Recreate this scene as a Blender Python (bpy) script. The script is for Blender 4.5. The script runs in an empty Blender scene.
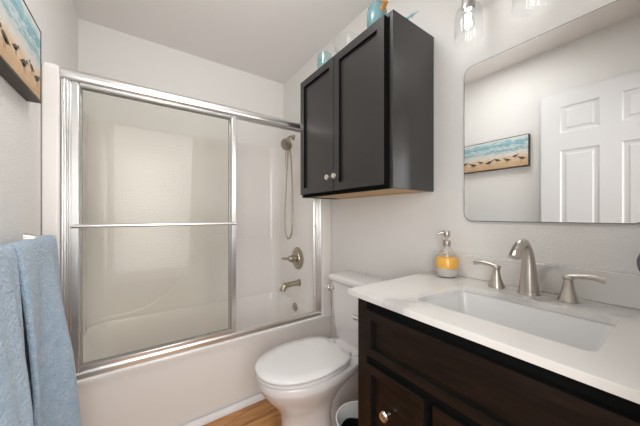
import bpy, bmesh, math, random
from mathutils import Vector, Matrix
random.seed(7)
PI = math.pi
S = bpy.context.scene
C = S.collection

# ------------------------------------------------------------------ camera
cam_d = bpy.data.cameras.new('camera')
cam = bpy.data.objects.new('camera', cam_d); C.objects.link(cam)
cam.location = (0, 0, 1.18)
cam.rotation_euler = (PI/2, 0, -math.radians(34.74))
cam_d.sensor_width = 36; cam_d.lens = 258.7/640*36
cam_d.shift_y = 2.7/640
cam_d.clip_start = 0.01
S.camera = cam

# ------------------------------------------------------------------ world and lights
w = bpy.data.worlds.new('world'); S.world = w; w.use_nodes = True
w.node_tree.nodes['Background'].inputs[0].default_value = (0.9, 0.95, 1, 1)
w.node_tree.nodes['Background'].inputs[1].default_value = 0.2
def area(name, loc, size, size_y, power, color, rot=(0, 0, 0)):
    l = bpy.data.lights.new(name, 'AREA'); l.shape = 'RECTANGLE'
    l.size = size; l.size_y = size_y; l.energy = power; l.color = color
    o = bpy.data.objects.new(name, l); C.objects.link(o)
    o.location = loc; o.rotation_euler = rot
    return o
def aim(o, n, spread):
    o.rotation_euler = Vector(n).to_track_quat('-Z', 'Y').to_euler(); o.data.spread = math.radians(spread)
WH = (1, 0.992, 0.985)
area('ceiling_fill_light', (0.25, 0.95, 2.535), 0.5, 0.3, 7.0, WH)  # added fill at the ceiling for brightness, not a known fixture
area('hall_fill_top', (0.12, -0.75, 2.5), 0.9, 0.8, 7, WH)  # added fill above the hall, stands in for hallway light
aim(area('hall_fill_back', (0.12, -1.45, 1.3), 1.4, 2.2, 14, WH), (0, 1, 0), 180)  # added fill panel at the hall's far wall; no window there
aim(area('hall_fill_side', (-0.8, -0.95, 1.4), 0.9, 1.4, 21, WH), (0.75, 0.7, 0), 180)  # added fill aimed through the doorway at the vanity wall
aim(area('added_fill_up', (0.35, -0.03, 1.9), 0.5, 0.3, 2.8, WH), (0.1, 0.87, 0.48), 70)  # added unseen fill tilted up to brighten ceiling and back wall
aim(area('added_fill_main', (0.13, -0.035, 1.32), 0.7, 1.5, 4.4, WH), (0.06, 1, -0.16), 120)  # added unseen fill across the doorway, lifts tub front and toilet
aim(area('added_fill_side', (1.02, -0.04, 1.6), 0.25, 0.6, 1.7, WH), (-0.72, 0.69, 0.02), 80)  # added unseen fill from the right, brightens the left wall
BULB = 13
S.view_settings.view_transform = 'Standard'
S.view_settings.look = 'None'
S.view_settings.gamma = 1
S.view_settings.use_curve_mapping = False
S.view_settings.exposure = 0.06

# ------------------------------------------------------------------ materials
def mat(name, col, rough=0.5, metal=0.0, bump=None, spec=0.5, coat=0.0, **kw):
    m = bpy.data.materials.new(name); m.use_nodes = True
    nt = m.node_tree; b = nt.nodes['Principled BSDF']
    b.inputs['Base Color'].default_value = (*col, 1)
    b.inputs['Roughness'].default_value = rough
    b.inputs['Metallic'].default_value = metal
    b.inputs['Specular IOR Level'].default_value = spec
    b.inputs['Coat Weight'].default_value = coat
    for k, v in kw.items():
        b.inputs[k.replace('_', ' ')].default_value = v
    if bump:
        sc, st, dist = bump
        tc = nt.nodes.new('ShaderNodeTexCoord')
        n = nt.nodes.new('ShaderNodeTexNoise'); n.inputs['Scale'].default_value = sc
        n.inputs['Detail'].default_value = 3
        bp = nt.nodes.new('ShaderNodeBump'); bp.inputs['Strength'].default_value = st
        bp.inputs['Distance'].default_value = dist
        nt.links.new(tc.outputs['Object'], n.inputs['Vector'])
        nt.links.new(n.outputs['Fac'], bp.inputs['Height'])
        nt.links.new(bp.outputs['Normal'], b.inputs['Normal'])
    return m
def nodes(m): return m.node_tree.nodes, m.node_tree.links, m.node_tree.nodes['Principled BSDF']
def ramp(ns, stops, interp='LINEAR'):
    r = ns.new('ShaderNodeValToRGB'); cr = r.color_ramp; cr.interpolation = interp
    while len(cr.elements) < len(stops): cr.elements.new(0.5)
    for e, (p, c) in zip(cr.elements, stops): e.position = p; e.color = (*c, 1)
    return r
def clear(name, tint, ior=1.5, refl=1.0, rough=0.0):
    """thin clear pane: straight-through tint plus a Fresnel reflection"""
    m = bpy.data.materials.new(name); m.use_nodes = True
    ns, ls = m.node_tree.nodes, m.node_tree.links
    ns.remove(ns['Principled BSDF'])
    t = ns.new('ShaderNodeBsdfTransparent'); t.inputs[0].default_value = (*tint, 1)
    g = ns.new('ShaderNodeBsdfGlossy'); g.inputs['Roughness'].default_value = rough
    # Schlick reflectance, the same from both sides of the pane
    ge = ns.new('ShaderNodeNewGeometry'); dt = ns.new('ShaderNodeVectorMath'); dt.operation = 'DOT_PRODUCT'
    ls.new(ge.outputs['Normal'], dt.inputs[0]); ls.new(ge.outputs['Incoming'], dt.inputs[1])
    def mth(op, a_, b_=None):
        q = ns.new('ShaderNodeMath'); q.operation = op
        if isinstance(a_, (int, float)): q.inputs[0].default_value = a_
        else: ls.new(a_, q.inputs[0])
        if b_ is not None:
            if isinstance(b_, (int, float)): q.inputs[1].default_value = b_
            else: ls.new(b_, q.inputs[1])
        return q.outputs[0]
    r0 = ((ior-1)/(ior+1))**2
    p5 = mth('POWER', mth('SUBTRACT', 1.0, mth('ABSOLUTE', dt.outputs['Value'])), 5.0)
    fac = mth('MINIMUM', mth('MULTIPLY', mth('ADD', mth('MULTIPLY', p5, 1-r0), r0), refl), 1.0)
    mx = ns.new('ShaderNodeMixShader')
    ls.new(fac, mx.inputs[0])
    ls.new(t.outputs[0], mx.inputs[1]); ls.new(g.outputs[0], mx.inputs[2])
    ls.new(mx.outputs[0], ns['Material Output'].inputs[0])
    return m

M = {}
M['wall'] = mat('wall_paint', (0.84, 0.825, 0.80), 0.6, bump=(120, 0.32, 0.005))
M['ceiling'] = mat('ceiling_paint', (0.84, 0.815, 0.79), 0.8, bump=(90, 0.2, 0.004))
M['trim'] = mat('white_trim', (0.80, 0.79, 0.78), 0.4)
M['door'] = mat('white_door_paint', (0.78, 0.78, 0.785), 0.38)
M['acrylic'] = mat('white_acrylic', (0.86, 0.83, 0.80), 0.22, coat=0.2)
M['tubwhite'] = mat('tub_white', (0.85, 0.82, 0.81), 0.2, coat=0.3)
M['porcelain'] = mat('porcelain', (0.78, 0.755, 0.75), 0.08, coat=0.5)
M['seat'] = mat('toilet_seat_plastic', (0.80, 0.785, 0.78), 0.22)
M['sinkwhite'] = mat('sink_porcelain', (0.80, 0.80, 0.795), 0.08, coat=0.4)
M['chrome'] = mat('chrome', (0.82, 0.82, 0.83), 0.12, 1.0)
M['alu'] = mat('polished_aluminium', (0.88, 0.875, 0.87), 0.3, 1.0)
M['nickel'] = mat('brushed_nickel', (0.57, 0.53, 0.48), 0.28, 1.0)
M['nickel_warm'] = mat('warm_brushed_nickel', (0.44, 0.39, 0.32), 0.3, 1.0)
M['knob'] = mat('polished_nickel_knob', (0.82, 0.8, 0.76), 0.15, 1.0)
M['black_cab'] = mat('black_cabinet_paint', (0.022, 0.020, 0.020), 0.36, spec=0.6, coat=0.2, Coat_Roughness=0.2)
M['shadow_black'] = mat('shadow_black', (0.006, 0.006, 0.006), 0.9, spec=0.1)  # shadow painted as colour on door edges, frames and recess walls
M['plywood'] = mat('raw_plywood', (0.62, 0.42, 0.22), 0.6)
M['mirror'] = mat('mirror_silver', (0.90, 0.905, 0.90), 0.0, 1.0)
M['mirror_edge'] = mat('mirror_edge', (0.16, 0.17, 0.16), 0.3, 0.6)
M['frame_brown'] = mat('dark_brown_frame', (0.055, 0.040, 0.030), 0.5, bump=(40, 0.4, 0.002))
M['glass_door'] = clear('shower_glass', (0.994, 0.991, 0.978), 1.5, 0.2)
M['shade'] = clear('clear_shade_glass', (0.97, 0.975, 0.98), 1.45, 0.8)
M['bottle'] = clear('clear_bottle_glass', (0.985, 0.985, 0.98), 1.45, 1.2)
M['aqua'] = clear('aqua_glass', (0.80, 0.93, 0.95), 1.5, 1.2, 0.05)
M['clearbowl'] = clear('pale_clear_glass', (0.975, 0.985, 0.98), 1.3, 0.7)
M['teal'] = mat('teal_glass', (0.20, 0.37, 0.40), 0.2, Transmission_Weight=0.3)
M['amber'] = mat('amber_wood', (0.50, 0.24, 0.06), 0.4)
M['soap'] = mat('orange_soap', (0.95, 0.52, 0.08), 0.35)
M['bin'] = mat('black_plastic', (0.01, 0.01, 0.011), 0.4)
M['liner'] = mat('white_liner', (0.76, 0.76, 0.75), 0.35)
M['pouf'] = mat('purple_mesh', (0.19, 0.15, 0.21), 0.8, bump=(120, 1.0, 0.01))
M['black_rubber'] = mat('dark_gasket', (0.03, 0.03, 0.03), 0.6)
M['hall'] = mat('hall_paint', (0.62, 0.60, 0.57), 0.7)

# emissive bulb
m = bpy.data.materials.new('lit_bulb'); m.use_nodes = True
b = m.node_tree.nodes['Principled BSDF']
b.inputs['Base Color'].default_value = (1, 1, 1, 1)
b.inputs['Emission Color'].default_value = (1, 0.97, 0.93, 1)
b.inputs['Emission Strength'].default_value = BULB
M['bulb'] = m

# espresso wood
m = M['espresso'] = mat('espresso_wood', (0.018, 0.011, 0.008), 0.34, spec=0.22)
ns, ls, b = nodes(m)
tc = ns.new('ShaderNodeTexCoord'); mp = ns.new('ShaderNodeMapping'); mp.inputs['Scale'].default_value = (30, 3, 30)
n = ns.new('ShaderNodeTexNoise'); n.inputs['Scale'].default_value = 3; n.inputs['Detail'].default_value = 5
r = ramp(ns, [(0.3, (0.0075, 0.0045, 0.0032)), (0.7, (0.020, 0.011, 0.007))])
ls.new(tc.outputs['Object'], mp.inputs[0]); ls.new(mp.outputs[0], n.inputs['Vector'])
ls.new(n.outputs['Fac'], r.inputs[0]); ls.new(r.outputs[0], b.inputs['Base Color'])

# plank floor
m = M['floor'] = mat('plank_floor', (0.4, 0.22, 0.1), 0.42)
ns, ls, b = nodes(m)
tc = ns.new('ShaderNodeTexCoord'); mp = ns.new('ShaderNodeMapping'); mp.inputs['Location'].default_value = (0.23, 0.04, 0)
br = ns.new('ShaderNodeTexBrick'); br.inputs['Scale'].default_value = 1
br.inputs['Brick Width'].default_value = 1.2; br.inputs['Row Height'].default_value = 0.15
br.inputs['Mortar Size'].default_value = 0.0015; br.offset = 0.37
br.inputs['Color1'].default_value = (0.56, 0.285, 0.105, 1); br.inputs['Color2'].default_value = (0.45, 0.22, 0.082, 1)
br.inputs['Mortar'].default_value = (0.12, 0.06, 0.03, 1)
mp2 = ns.new('ShaderNodeMapping'); mp2.inputs['Scale'].default_value = (2.2, 16, 1)
n = ns.new('ShaderNodeTexNoise'); n.inputs['Scale'].default_value = 2.2; n.inputs['Detail'].default_value = 6; n.inputs['Distortion'].default_value = 1.2
r = ramp(ns, [(0.3, (0.55, 0.5, 0.45)), (0.62, (1.15, 1.12, 1.05))])
mx = ns.new('ShaderNodeMix'); mx.data_type = 'RGBA'; mx.blend_type = 'MULTIPLY'; mx.inputs[0].default_value = 1
ls.new(tc.outputs['Object'], mp.inputs[0]); ls.new(mp.outputs[0], br.inputs['Vector'])
ls.new(tc.outputs['Object'], mp2.inputs[0]); ls.new(mp2.outputs[0], n.inputs['Vector']); ls.new(n.outputs['Fac'], r.inputs[0])
ls.new(br.outputs['Color'], mx.inputs[6]); ls.new(r.outputs[0], mx.inputs[7]); ls.new(mx.outputs[2], b.inputs['Base Color'])

# marble-look quartz
m = M['quartz'] = mat('veined_quartz', (0.78, 0.77, 0.74), 0.16, coat=0.2)
ns, ls, b = nodes(m)
tc = ns.new('ShaderNodeTexCoord')
n0 = ns.new('ShaderNodeTexNoise'); n0.inputs['Scale'].default_value = 2.2; n0.inputs['Detail'].default_value = 5
ad = ns.new('ShaderNodeMix'); ad.data_type = 'RGBA'; ad.inputs[0].default_value = 0.35
wv = ns.new('ShaderNodeTexWave'); wv.inputs['Scale'].default_value = 1.3; wv.inputs['Distortion'].default_value = 5; wv.inputs['Detail'].default_value = 3
wv.bands_direction = 'DIAGONAL'
r = ramp(ns, [(0.0, (0.58, 0.565, 0.555)), (0.05, (0.73, 0.715, 0.695)), (0.16, (0.80, 0.785, 0.755)), (1, (0.82, 0.805, 0.775))])
ls.new(tc.outputs['Object'], n0.inputs['Vector']); ls.new(tc.outputs['Object'], ad.inputs[6]); ls.new(n0.outputs['Color'], ad.inputs[7])
ls.new(ad.outputs[2], wv.inputs['Vector']); ls.new(wv.outputs['Fac'], r.inputs[0]); ls.new(r.outputs[0], b.inputs['Base Color'])

# terry towel
m = M['towel'] = mat('blue_terry', (0.30, 0.43, 0.56), 0.95, spec=0.1)
ns, ls, b = nodes(m)
b.inputs['Sheen Weight'].default_value = 0.35
tc = ns.new('ShaderNodeTexCoord')
n = ns.new('ShaderNodeTexNoise'); n.inputs['Scale'].default_value = 130; n.inputs['Detail'].default_value = 3
n2 = ns.new('ShaderNodeTexNoise'); n2.inputs['Scale'].default_value = 30; n2.inputs['Detail'].default_value = 4
mm = ns.new('ShaderNodeMath'); mm.operation = 'MULTIPLY_ADD'; mm.inputs[1].default_value = 2.0
ls.new(tc.outputs['Object'], n.inputs['Vector']); ls.new(tc.outputs['Object'], n2.inputs['Vector'])
ls.new(n.outputs['Fac'], mm.inputs[0]); ls.new(n2.outputs['Fac'], mm.inputs[1])
bp = ns.new('ShaderNodeBump'); bp.inputs['Strength'].default_value = 1.0; bp.inputs['Distance'].default_value = 0.016
ls.new(mm.outputs[0], bp.inputs['Height']); ls.new(bp.outputs[0], b.inputs['Normal'])
r = ramp(ns, [(0.3, (0.30, 0.415, 0.53)), (0.7, (0.41, 0.52, 0.64))])
ls.new(n2.outputs['Fac'], r.inputs[0]); ls.new(r.outputs[0], b.inputs['Base Color'])

# beach painting (object z from the canvas foot upward, 0.25 m)
m = M['beach'] = mat('painted_beach', (0.6, 0.6, 0.55), 0.6)
ns, ls, b = nodes(m)
tc = ns.new('ShaderNodeTexCoord'); sp = ns.new('ShaderNodeSeparateXYZ')
mp = ns.new('ShaderNodeMapping'); mp.inputs['Scale'].default_value = (1, 5, 16)
n = ns.new('ShaderNodeTexNoise'); n.inputs['Scale'].default_value = 3.5; n.inputs['Detail'].default_value = 5; n.inputs['Distortion'].default_value = 0.6
ma = ns.new('ShaderNodeMath'); ma.operation = 'MULTIPLY_ADD'; ma.inputs[1].default_value = 0.46; ma.inputs[2].default_value = -0.25
dv = ns.new('ShaderNodeMath'); dv.operation = 'MULTIPLY_ADD'; dv.inputs[1].default_value = 1/0.262
ls.new(tc.outputs['Object'], sp.inputs[0]); ls.new(tc.outputs['Object'], mp.inputs[0]); ls.new(mp.outputs[0], n.inputs['Vector'])
ls.new(n.outputs['Fac'], ma.inputs[0]); ls.new(sp.outputs['Z'], dv.inputs[0]); ls.new(ma.outputs[0], dv.inputs[2])
r = ramp(ns, [(0.0, (0.55, 0.36, 0.21)), (0.18, (0.66, 0.46, 0.28)), (0.33, (0.72, 0.57, 0.41)), (0.42, (0.70, 0.68, 0.62)),
              (0.52, (0.55, 0.60, 0.60)), (0.60, (0.22, 0.40, 0.44)), (0.68, (0.62, 0.70, 0.70)), (0.76, (0.20, 0.40, 0.46)),
              (0.86, (0.36, 0.55, 0.60)), (0.93, (0.62, 0.70, 0.70)), (1.0, (0.74, 0.74, 0.70))])
ls.new(dv.outputs[0], r.inputs[0]); ls.new(r.outputs[0], b.inputs['Base Color'])
M['bird'] = mat('painted_birds', (0.11, 0.085, 0.07), 0.7)
M['birdwhite'] = mat('painted_bird_bellies', (0.6, 0.55, 0.5), 0.7)

# ------------------------------------------------------------------ mesh helpers
def box(bm, x0, x1, y0, y1, z0, z1):
    vs = [bm.verts.new(p) for p in ((x0,y0,z0),(x1,y0,z0),(x1,y1,z0),(x0,y1,z0),(x0,y0,z1),(x1,y0,z1),(x1,y1,z1),(x0,y1,z1))]
    return [bm.faces.new([vs[i] for i in f]) for f in ((3,2,1,0),(4,5,6,7),(0,1,5,4),(1,2,6,5),(2,3,7,6),(3,0,4,7))]
def loft(bm, rings, cap0=True, cap1=True, closed=True):
    R = [[bm.verts.new(p) for p in r] for r in rings]
    n = len(R[0])
    for a, c in zip(R, R[1:]):
        for i in range(n if closed else n-1):
            j = (i+1) % n
            bm.faces.new((a[i], a[j], c[j], c[i]))
    if cap0: bm.faces.new(list(reversed(R[0])))
    if cap1: bm.faces.new(R[-1])
    return R
def lathe(bm, prof, loc, axis='Z', n=24, cap0=True, cap1=True):
    """prof: (radius, height along axis)"""
    rings = []
    for r, h in prof:
        ring = []
        for i in range(n):
            t = 2*PI*i/n; a, c = r*math.cos(t), r*math.sin(t)
            p = {'Z': (a, c, h), 'X': (h, a, c), '-X': (-h, c, a), 'Y': (c, h, a)}[axis]
            ring.append((loc[0]+p[0], loc[1]+p[1], loc[2]+p[2]))
        rings.append(ring)
    loft(bm, rings, cap0, cap1)
def spline(pts, k=8):
    P = [Vector(p) for p in pts]; P = [2*P[0]-P[1]] + P + [2*P[-1]-P[-2]]
    out = []
    for i in range(1, len(P)-2):
        for s in range(k):
            t = s/k; a, b_, c, d = P[i-1], P[i], P[i+1], P[i+2]
            out.append(0.5*((2*b_)+(c-a)*t+(2*a-5*b_+4*c-d)*t*t+(3*b_-a-3*c+d)*t**3))
    out.append(P[-2]); return out
def tube(bm, pts, rad, n=12, flat=None):
    pts = [Vector(p) for p in pts]; m_ = len(pts)
    rad = rad if isinstance(rad, (list, tuple)) else [rad]*m_
    if len(rad) != m_:
        k = len(rad)-1; rr = []
        for i in range(m_):
            f = i/(m_-1)*k; j = min(int(f), k-1); rr.append(rad[j]+(rad[j+1]-rad[j])*(f-j))
        rad = rr
    t0 = (pts[1]-pts[0]).normalized()
    u = t0.cross(Vector((0, 1, 0)))
    if u.length < 0.1: u = t0.cross(Vector((1, 0, 0)))
    u.normalize(); rings = []
    for i, p in enumerate(pts):
        t = (pts[min(i+1, m_-1)]-pts[max(i-1, 0)]).normalized()
        u = (u - t*u.dot(t)).normalized(); v = t.cross(u)
        fa = flat[i] if flat else 1
        rings.append([p+u*math.cos(2*PI*j/n)*rad[i]*fa+v*math.sin(2*PI*j/n)*rad[i] for j in range(n)])
    loft(bm, rings)
def rrect(x0, x1, y0, y1, r, z, k=5):
    out = []
    for cx, cy, a0 in ((x1-r, y1-r, 0), (x0+r, y1-r, 90), (x0+r, y0+r, 180), (x1-r, y0+r, 270)):
        for i in range(k+1):
            a = math.radians(a0+90*i/k); out.append((cx+r*math.cos(a), cy+r*math.sin(a), z))
    return out
def shaker(bm, xf, y0, y1, z0, z1, th=0.02, stile=0.055, rec=0.009):
    fs = box(bm, xf, xf+th, y0, y1, z0, z1)
    f = fs[5]   # the -X face
    bmesh.ops.recalc_face_normals(bm, faces=fs)
    bmesh.ops.inset_individual(bm, faces=[f], thickness=stile, depth=0)
    r_ = bmesh.ops.inset_individual(bm, faces=[f], thickness=0.001, depth=-rec)
    for q in r_['faces']: q.material_index = 1  # recess walls get the painted shadow colour
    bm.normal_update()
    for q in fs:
        if q.is_valid and abs(q.normal.x) < 0.1: q.material_index = 1  # outer edges get the painted shadow colour too
def origin_of(bm):
    xs = [v.co for v in bm.verts]
    lo = Vector((min(v[i] for v in xs) for i in range(3))); hi = Vector((max(v[i] for v in xs) for i in range(3)))
    return Vector(((lo.x+hi.x)/2, (lo.y+hi.y)/2, lo.z))
def wloc(o):
    v = Vector((0, 0, 0))
    while o: v += o.location; o = o.parent
    return v
def obj(name, bm, m, parent=None, bevel=0, seg=2, sub=0, smooth=40, label=None, recalc=True):
    if recalc: bmesh.ops.recalc_face_normals(bm, faces=bm.faces[:])
    off = wloc(parent) if parent else origin_of(bm)
    bmesh.ops.translate(bm, verts=bm.verts[:], vec=-off)
    me = bpy.data.meshes.new(name); bm.to_mesh(me); bm.free()
    for mm_ in (m if isinstance(m, list) else [m]): me.materials.append(mm_)
    o = bpy.data.objects.new(name, me); C.objects.link(o)
    if parent: o.parent = parent
    else: o.location = off
    if smooth:
        me.shade_smooth(); me.set_sharp_from_angle(angle=math.radians(smooth))
    if bevel:
        md = o.modifiers.new('bevel', 'BEVEL'); md.width = bevel; md.segments = seg; md.limit_method = 'ANGLE'
        md.angle_limit = math.radians(40)
        md.harden_normals = False
    if sub:
        md = o.modifiers.new('sub', 'SUBSURF'); md.levels = sub; md.render_levels = sub
    if label: o['label'] = label
    return o
def thing(name, label, cat, loc, group=None):
    o = bpy.data.objects.new(name, None); C.objects.link(o); o.location = loc
    o.empty_display_size = 0.05
    o['label'] = label; o['category'] = cat
    if group: o['group'] = group
    return o
def tag(o, label, cat, group=None):
    o['label'] = label; o['category'] = cat
    if group: o['group'] = group
    return o
def struct(name, bm, m, **k):
    o = obj(name, bm, m, **k); o['kind'] = 'structure'; return o
NB = bmesh.new

# ------------------------------------------------------------------ room shell
XL, XR, YB, YF, ZC = -0.356, 1.225, 2.43, -0.06, 2.55
bm = NB(); box(bm, XL-0.1, XR+0.1, YF-0.1, YB+0.1, -0.08, 0); struct('floor', bm, M['floor'])
bm = NB(); box(bm, XL-0.1, XR+0.1, YF-0.1, YB+0.1, ZC, ZC+0.08); struct('ceiling', bm, M['ceiling'])
bm = NB(); box(bm, XL-0.1, XL, YF-0.1, YB+0.1, 0, ZC); struct('wall_left', bm, M['wall'])
bm = NB(); box(bm, XR, XR+0.1, YF-0.1, YB+0.1, 0, ZC); struct('wall_right', bm, M['wall'])
bm = NB(); box(bm, XL, XR, YB, YB+0.1, 0, ZC); struct('wall_back', bm, M['wall'])
DX0, DX1, DZ = -0.27, 0.50, 2.15
bm = NB()
box(bm, XL, DX0, YF-0.1, YF, 0, ZC); box(bm, DX1, XR, YF-0.1, YF, 0, ZC); box(bm, DX0, DX1, YF-0.1, YF, DZ, ZC)
struct('wall_front', bm, M['wall'])
# hallway beyond the doorway
bm = NB(); box(bm, -1.0, 1.4, -1.5, YF-0.1, -0.08, 0); struct('floor_hall', bm, M['floor'])
bm = NB(); box(bm, -1.0, 1.4, -1.5, YF-0.1, ZC, ZC+0.08); struct('ceiling_hall', bm, M['ceiling'])
bm = NB(); box(bm, -1.0, 1.4, -1.6, -1.5, 0, ZC); struct('wall_hall', bm, M['hall'])
bm = NB(); box(bm, -1.1, -1.0, -1.6, YF-0.1, 0, ZC); box(bm, 1.4, 1.5, -1.6, YF-0.1, 0, ZC); struct('wall_hall_ends', bm, M['hall'])
# casing trim round the doorway, hall side
bm = NB()
box(bm, DX0-0.07, DX0, YF-0.118, YF-0.1, 0, DZ+0.07); box(bm, DX1, DX1+0.07, YF-0.118, YF-0.1, 0, DZ+0.07)
box(bm, DX0, DX1, YF-0.118, YF-0.1, DZ, DZ+0.07); struct('trim_2', bm, M['trim'])
# strip along the foot of the tub
bm = NB()
prof = [(1.60, 0), (1.572, 0), (1.573, 0.010), (1.580, 0.020), (1.590, 0.026), (1.60, 0.028)]
loft(bm, [[(x, y, z) for y, z in prof] for x in (XL, XR)]); struct('trim_1', bm, M['trim'], smooth=30)
# baseboards
bm = NB(); box(bm, XL, XL+0.014, 0.72, 1.57, 0, 0.09); struct('baseboard_left', bm, M['trim'], bevel=0.004)
bm = NB(); box(bm, XR-0.014, XR, 0.73, 1.57, 0, 0.09); struct('baseboard_right', bm, M['trim'], bevel=0.004)

# door leaf, swung open along the left wall (six panels)
DF, DT = -0.27, 0.035
y0, y1, z0, z1 = -0.045, 0.71, 0.01, 2.137
ys = [y0, y0+0.11, 0.277, 0.38, 0.595, y1]
zs = [z0, 0.25, 0.86, 1.02, 1.69, 1.825, 2.03, z1]
bm = NB()
G = [[bm.verts.new((DF, y, z)) for z in zs] for y in ys]
pan = []
for i in range(5):
    for j in range(7):
        f = bm.faces.new((G[i][j], G[i+1][j], G[i+1][j+1], G[i][j+1]))
        if i in (1, 3) and j in (1, 3, 5): pan.append(f)
bmesh.ops.recalc_face_normals(bm, faces=bm.faces[:])
for f in bm.faces:
    if f.normal.x < 0: f.normal_flip()
bmesh.ops.inset_individual(bm, faces=pan, thickness=0.014, depth=-0.009)
bmesh.ops.inset_individual(bm, faces=pan, thickness=0.028, depth=0.0)
bmesh.ops.inset_individual(bm, faces=pan, thickness=0.012, depth=0.006)
edge = [e for e in bm.edges if e.is_boundary]
ex = bmesh.ops.extrude_edge_only(bm, edges=edge)
nv = [v for v in ex['geom'] if isinstance(v, bmesh.types.BMVert)]
bmesh.ops.translate(bm, verts=nv, vec=(-DT, 0, 0))
bmesh.ops.holes_fill(bm, edges=[e for e in bm.edges if e.is_boundary], sides=0)
door = struct('door_1', bm, M['door'], smooth=25, recalc=True)
bm = NB(); lathe(bm, [(0.030, 0), (0.030, 0.006), (0.012, 0.010), (0.011, 0.035), (0.024, 0.042), (0.027, 0.055), (0.02, 0.066), (0.004, 0.068)], (DF, 0.645, 0.95), 'X')
obj('door_knob', bm, M['nickel'], door, label='brushed nickel door knob')

# ------------------------------------------------------------------ bathtub and surround
TY = 1.60; RIM = 0.4216
SX0, SX1, SYB, STOP = -0.296, 1.132, 2.405, 1.86
tub = thing('bathtub', 'white alcove bathtub with a flat front apron below the sliding shower door', 'bathtub', (0.42, 2.0, 0))
bm = NB()
x0, x1 = XL+0.004, XR-0.004
y0, y1 = TY, YB-0.004
rr = [rrect(x0, x1, y0+0.012, y1, 0.004, 0), rrect(x0, x1, y0+0.012, y1, 0.004, RIM-0.026), rrect(x0, x1, y0, y1, 0.004, RIM-0.022),
      rrect(x0, x1, y0, y1, 0.004, RIM-0.006), rrect(x0+0.003, x1-0.003, y0+0.006, y1-0.003, 0.006, RIM),
      rrect(SX0+0.003, SX1-0.003, y0+0.100, 2.392, 0.10, RIM), rrect(SX0+0.008, SX1-0.006, y0+0.112, 2.388, 0.10, RIM-0.02),
      rrect(SX0+0.10, SX1-0.035, y0+0.15, 2.355, 0.12, 0.14), rrect(SX0+0.15, SX1-0.10, y0+0.19, 2.30, 0.10, 0.09)]
loft(bm, rr); obj('tub_body', bm, M['acrylic'], tub, smooth=35)
bm = NB(); lathe(bm, [(0.036, 0), (0.036, 0.008), (0.028, 0.013), (0.003, 0.014)], (1.122, 2.0, 0.375), '-X')
obj('overflow_plate', bm, M['nickel_warm'], tub, label='round nickel overflow plate')
bm = NB(); lathe(bm, [(0.03, 0.085), (0.03, 0.094), (0.005, 0.095)], (0.95, 2.0, 0), 'Z'); obj('drain', bm, M['nickel'], tub)

SX0, SX1, SYB, STOP = -0.296, 1.132, 2.405, 1.86
bm = NB()
Zb = RIM+0.001
# end panels with front flanges, rear panel
def flange(xa, xb, yf, top):
    loft(bm, [rrect(xa, xb, yf, YB-0.003, 0.012, Zb), rrect(xa, xb, yf, YB-0.003, 0.012, top-0.03), rrect(xa+0.003, xb-0.003, yf+0.006, YB-0.003, 0.012, top-0.01), rrect(xa+0.012, xb-0.012, yf+0.02, YB-0.003, 0.016, top)])
flange(SX1, XR-0.002, TY+0.004, STOP); flange(XL+0.002, SX0, TY+0.004, STOP)
box(bm, SX0-0.01, SX1+0.01, SYB, YB-0.003, Zb, STOP)
# moulded lower part of the back panel: sweeping armrest line and a ledge
prof = spline([(SX0, 0.435), (-0.12, 0.445), (0.05, 0.475), (0.15, 0.54), (0.25, 0.66), (0.34, 0.80), (0.42, 0.915), (0.50, 0.985), (0.60, 1.0)], 6)
def y_(p): return p
pts = [(p.x, p.y) for p in [Vector((q[0], q[1], 0)) for q in prof]]
pts += [(0.63, 1.0), (0.645, 0.985), (0.65, 0.945), (1.12, 0.945)]
ringf = [(x, 2.395, z) for x, z in pts] + [(1.12, 2.395, Zb), (SX0, 2.395, Zb)]
ringm = [(x, 2.398, z+0.012) for x, z in pts] + [(1.12, 2.398, Zb), (SX0, 2.398, Zb)]
ringb = [(x, SYB+0.002, z+0.016) for x, z in pts] + [(1.12, SYB+0.002, Zb), (SX0, SYB+0.002, Zb)]
loft(bm, [ringf, ringm, ringb])
# rounded vertical inner corners
for cx, sg in ((SX0, 1), (SX1, -1)):
    r_ = 0.10
    arc = [(cx+sg*(r_-r_*math.cos(a)), SYB-r_+r_*math.sin(a)) for a in [PI/2*i/14 for i in range(15)]]
    poly = [(cx-sg*0.004, SYB-r_)] + arc + [(cx+sg*r_, SYB+0.004), (cx-sg*0.004, SYB+0.004)]
    loft(bm, [[(x, y, z) for x, y in poly] for z in (Zb, STOP-0.004)])
sur = obj('shower_surround', bm, M['acrylic'], smooth=10)
tag(sur, 'glossy white moulded three-sided shower surround standing on the tub rim', 'shower surround')

# ------------------------------------------------------------------ sliding shower door
sd = thing('sliding_shower_door', 'framed glass sliding shower door in bright aluminium on the tub rim', 'shower door', (0.42, 1.64, RIM))
JL0, JL1, JR0, JR1 = SX0+0.001, -0.270, 1.095, SX1-0.001
HB, HT = 1.799, 1.855
bm = NB()
hp = [(1.612, HB), (1.606, HB+0.006), (1.605, HB+0.028), (1.611, HB+0.043), (1.624, HT-0.003), (1.64, HT), (1.656, HT-0.003), (1.669, HB+0.043), (1.674, HB+0.028), (1.673, HB),
      (1.667, HB), (1.667, HB+0.018), (1.618, HB+0.018), (1.618, HB)]
loft(bm, [[(x, y, z) for y, z in hp] for x in (JL0, JR1)]); obj('header', bm, M['alu'], sd, smooth=50)
bm = NB()
tp = [(1.612, RIM+0.001), (1.612, RIM+0.024), (1.618, RIM+0.030), (1.622, RIM+0.030), (1.624, RIM+0.014), (1.660, RIM+0.014), (1.662, RIM+0.022), (1.672, RIM+0.022), (1.674, RIM+0.001)]
loft(bm, [[(x, y, z) for y, z in tp] for x in (JL0, JR1)]); obj('bottom_track', bm, M['alu'], sd, smooth=30)
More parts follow.
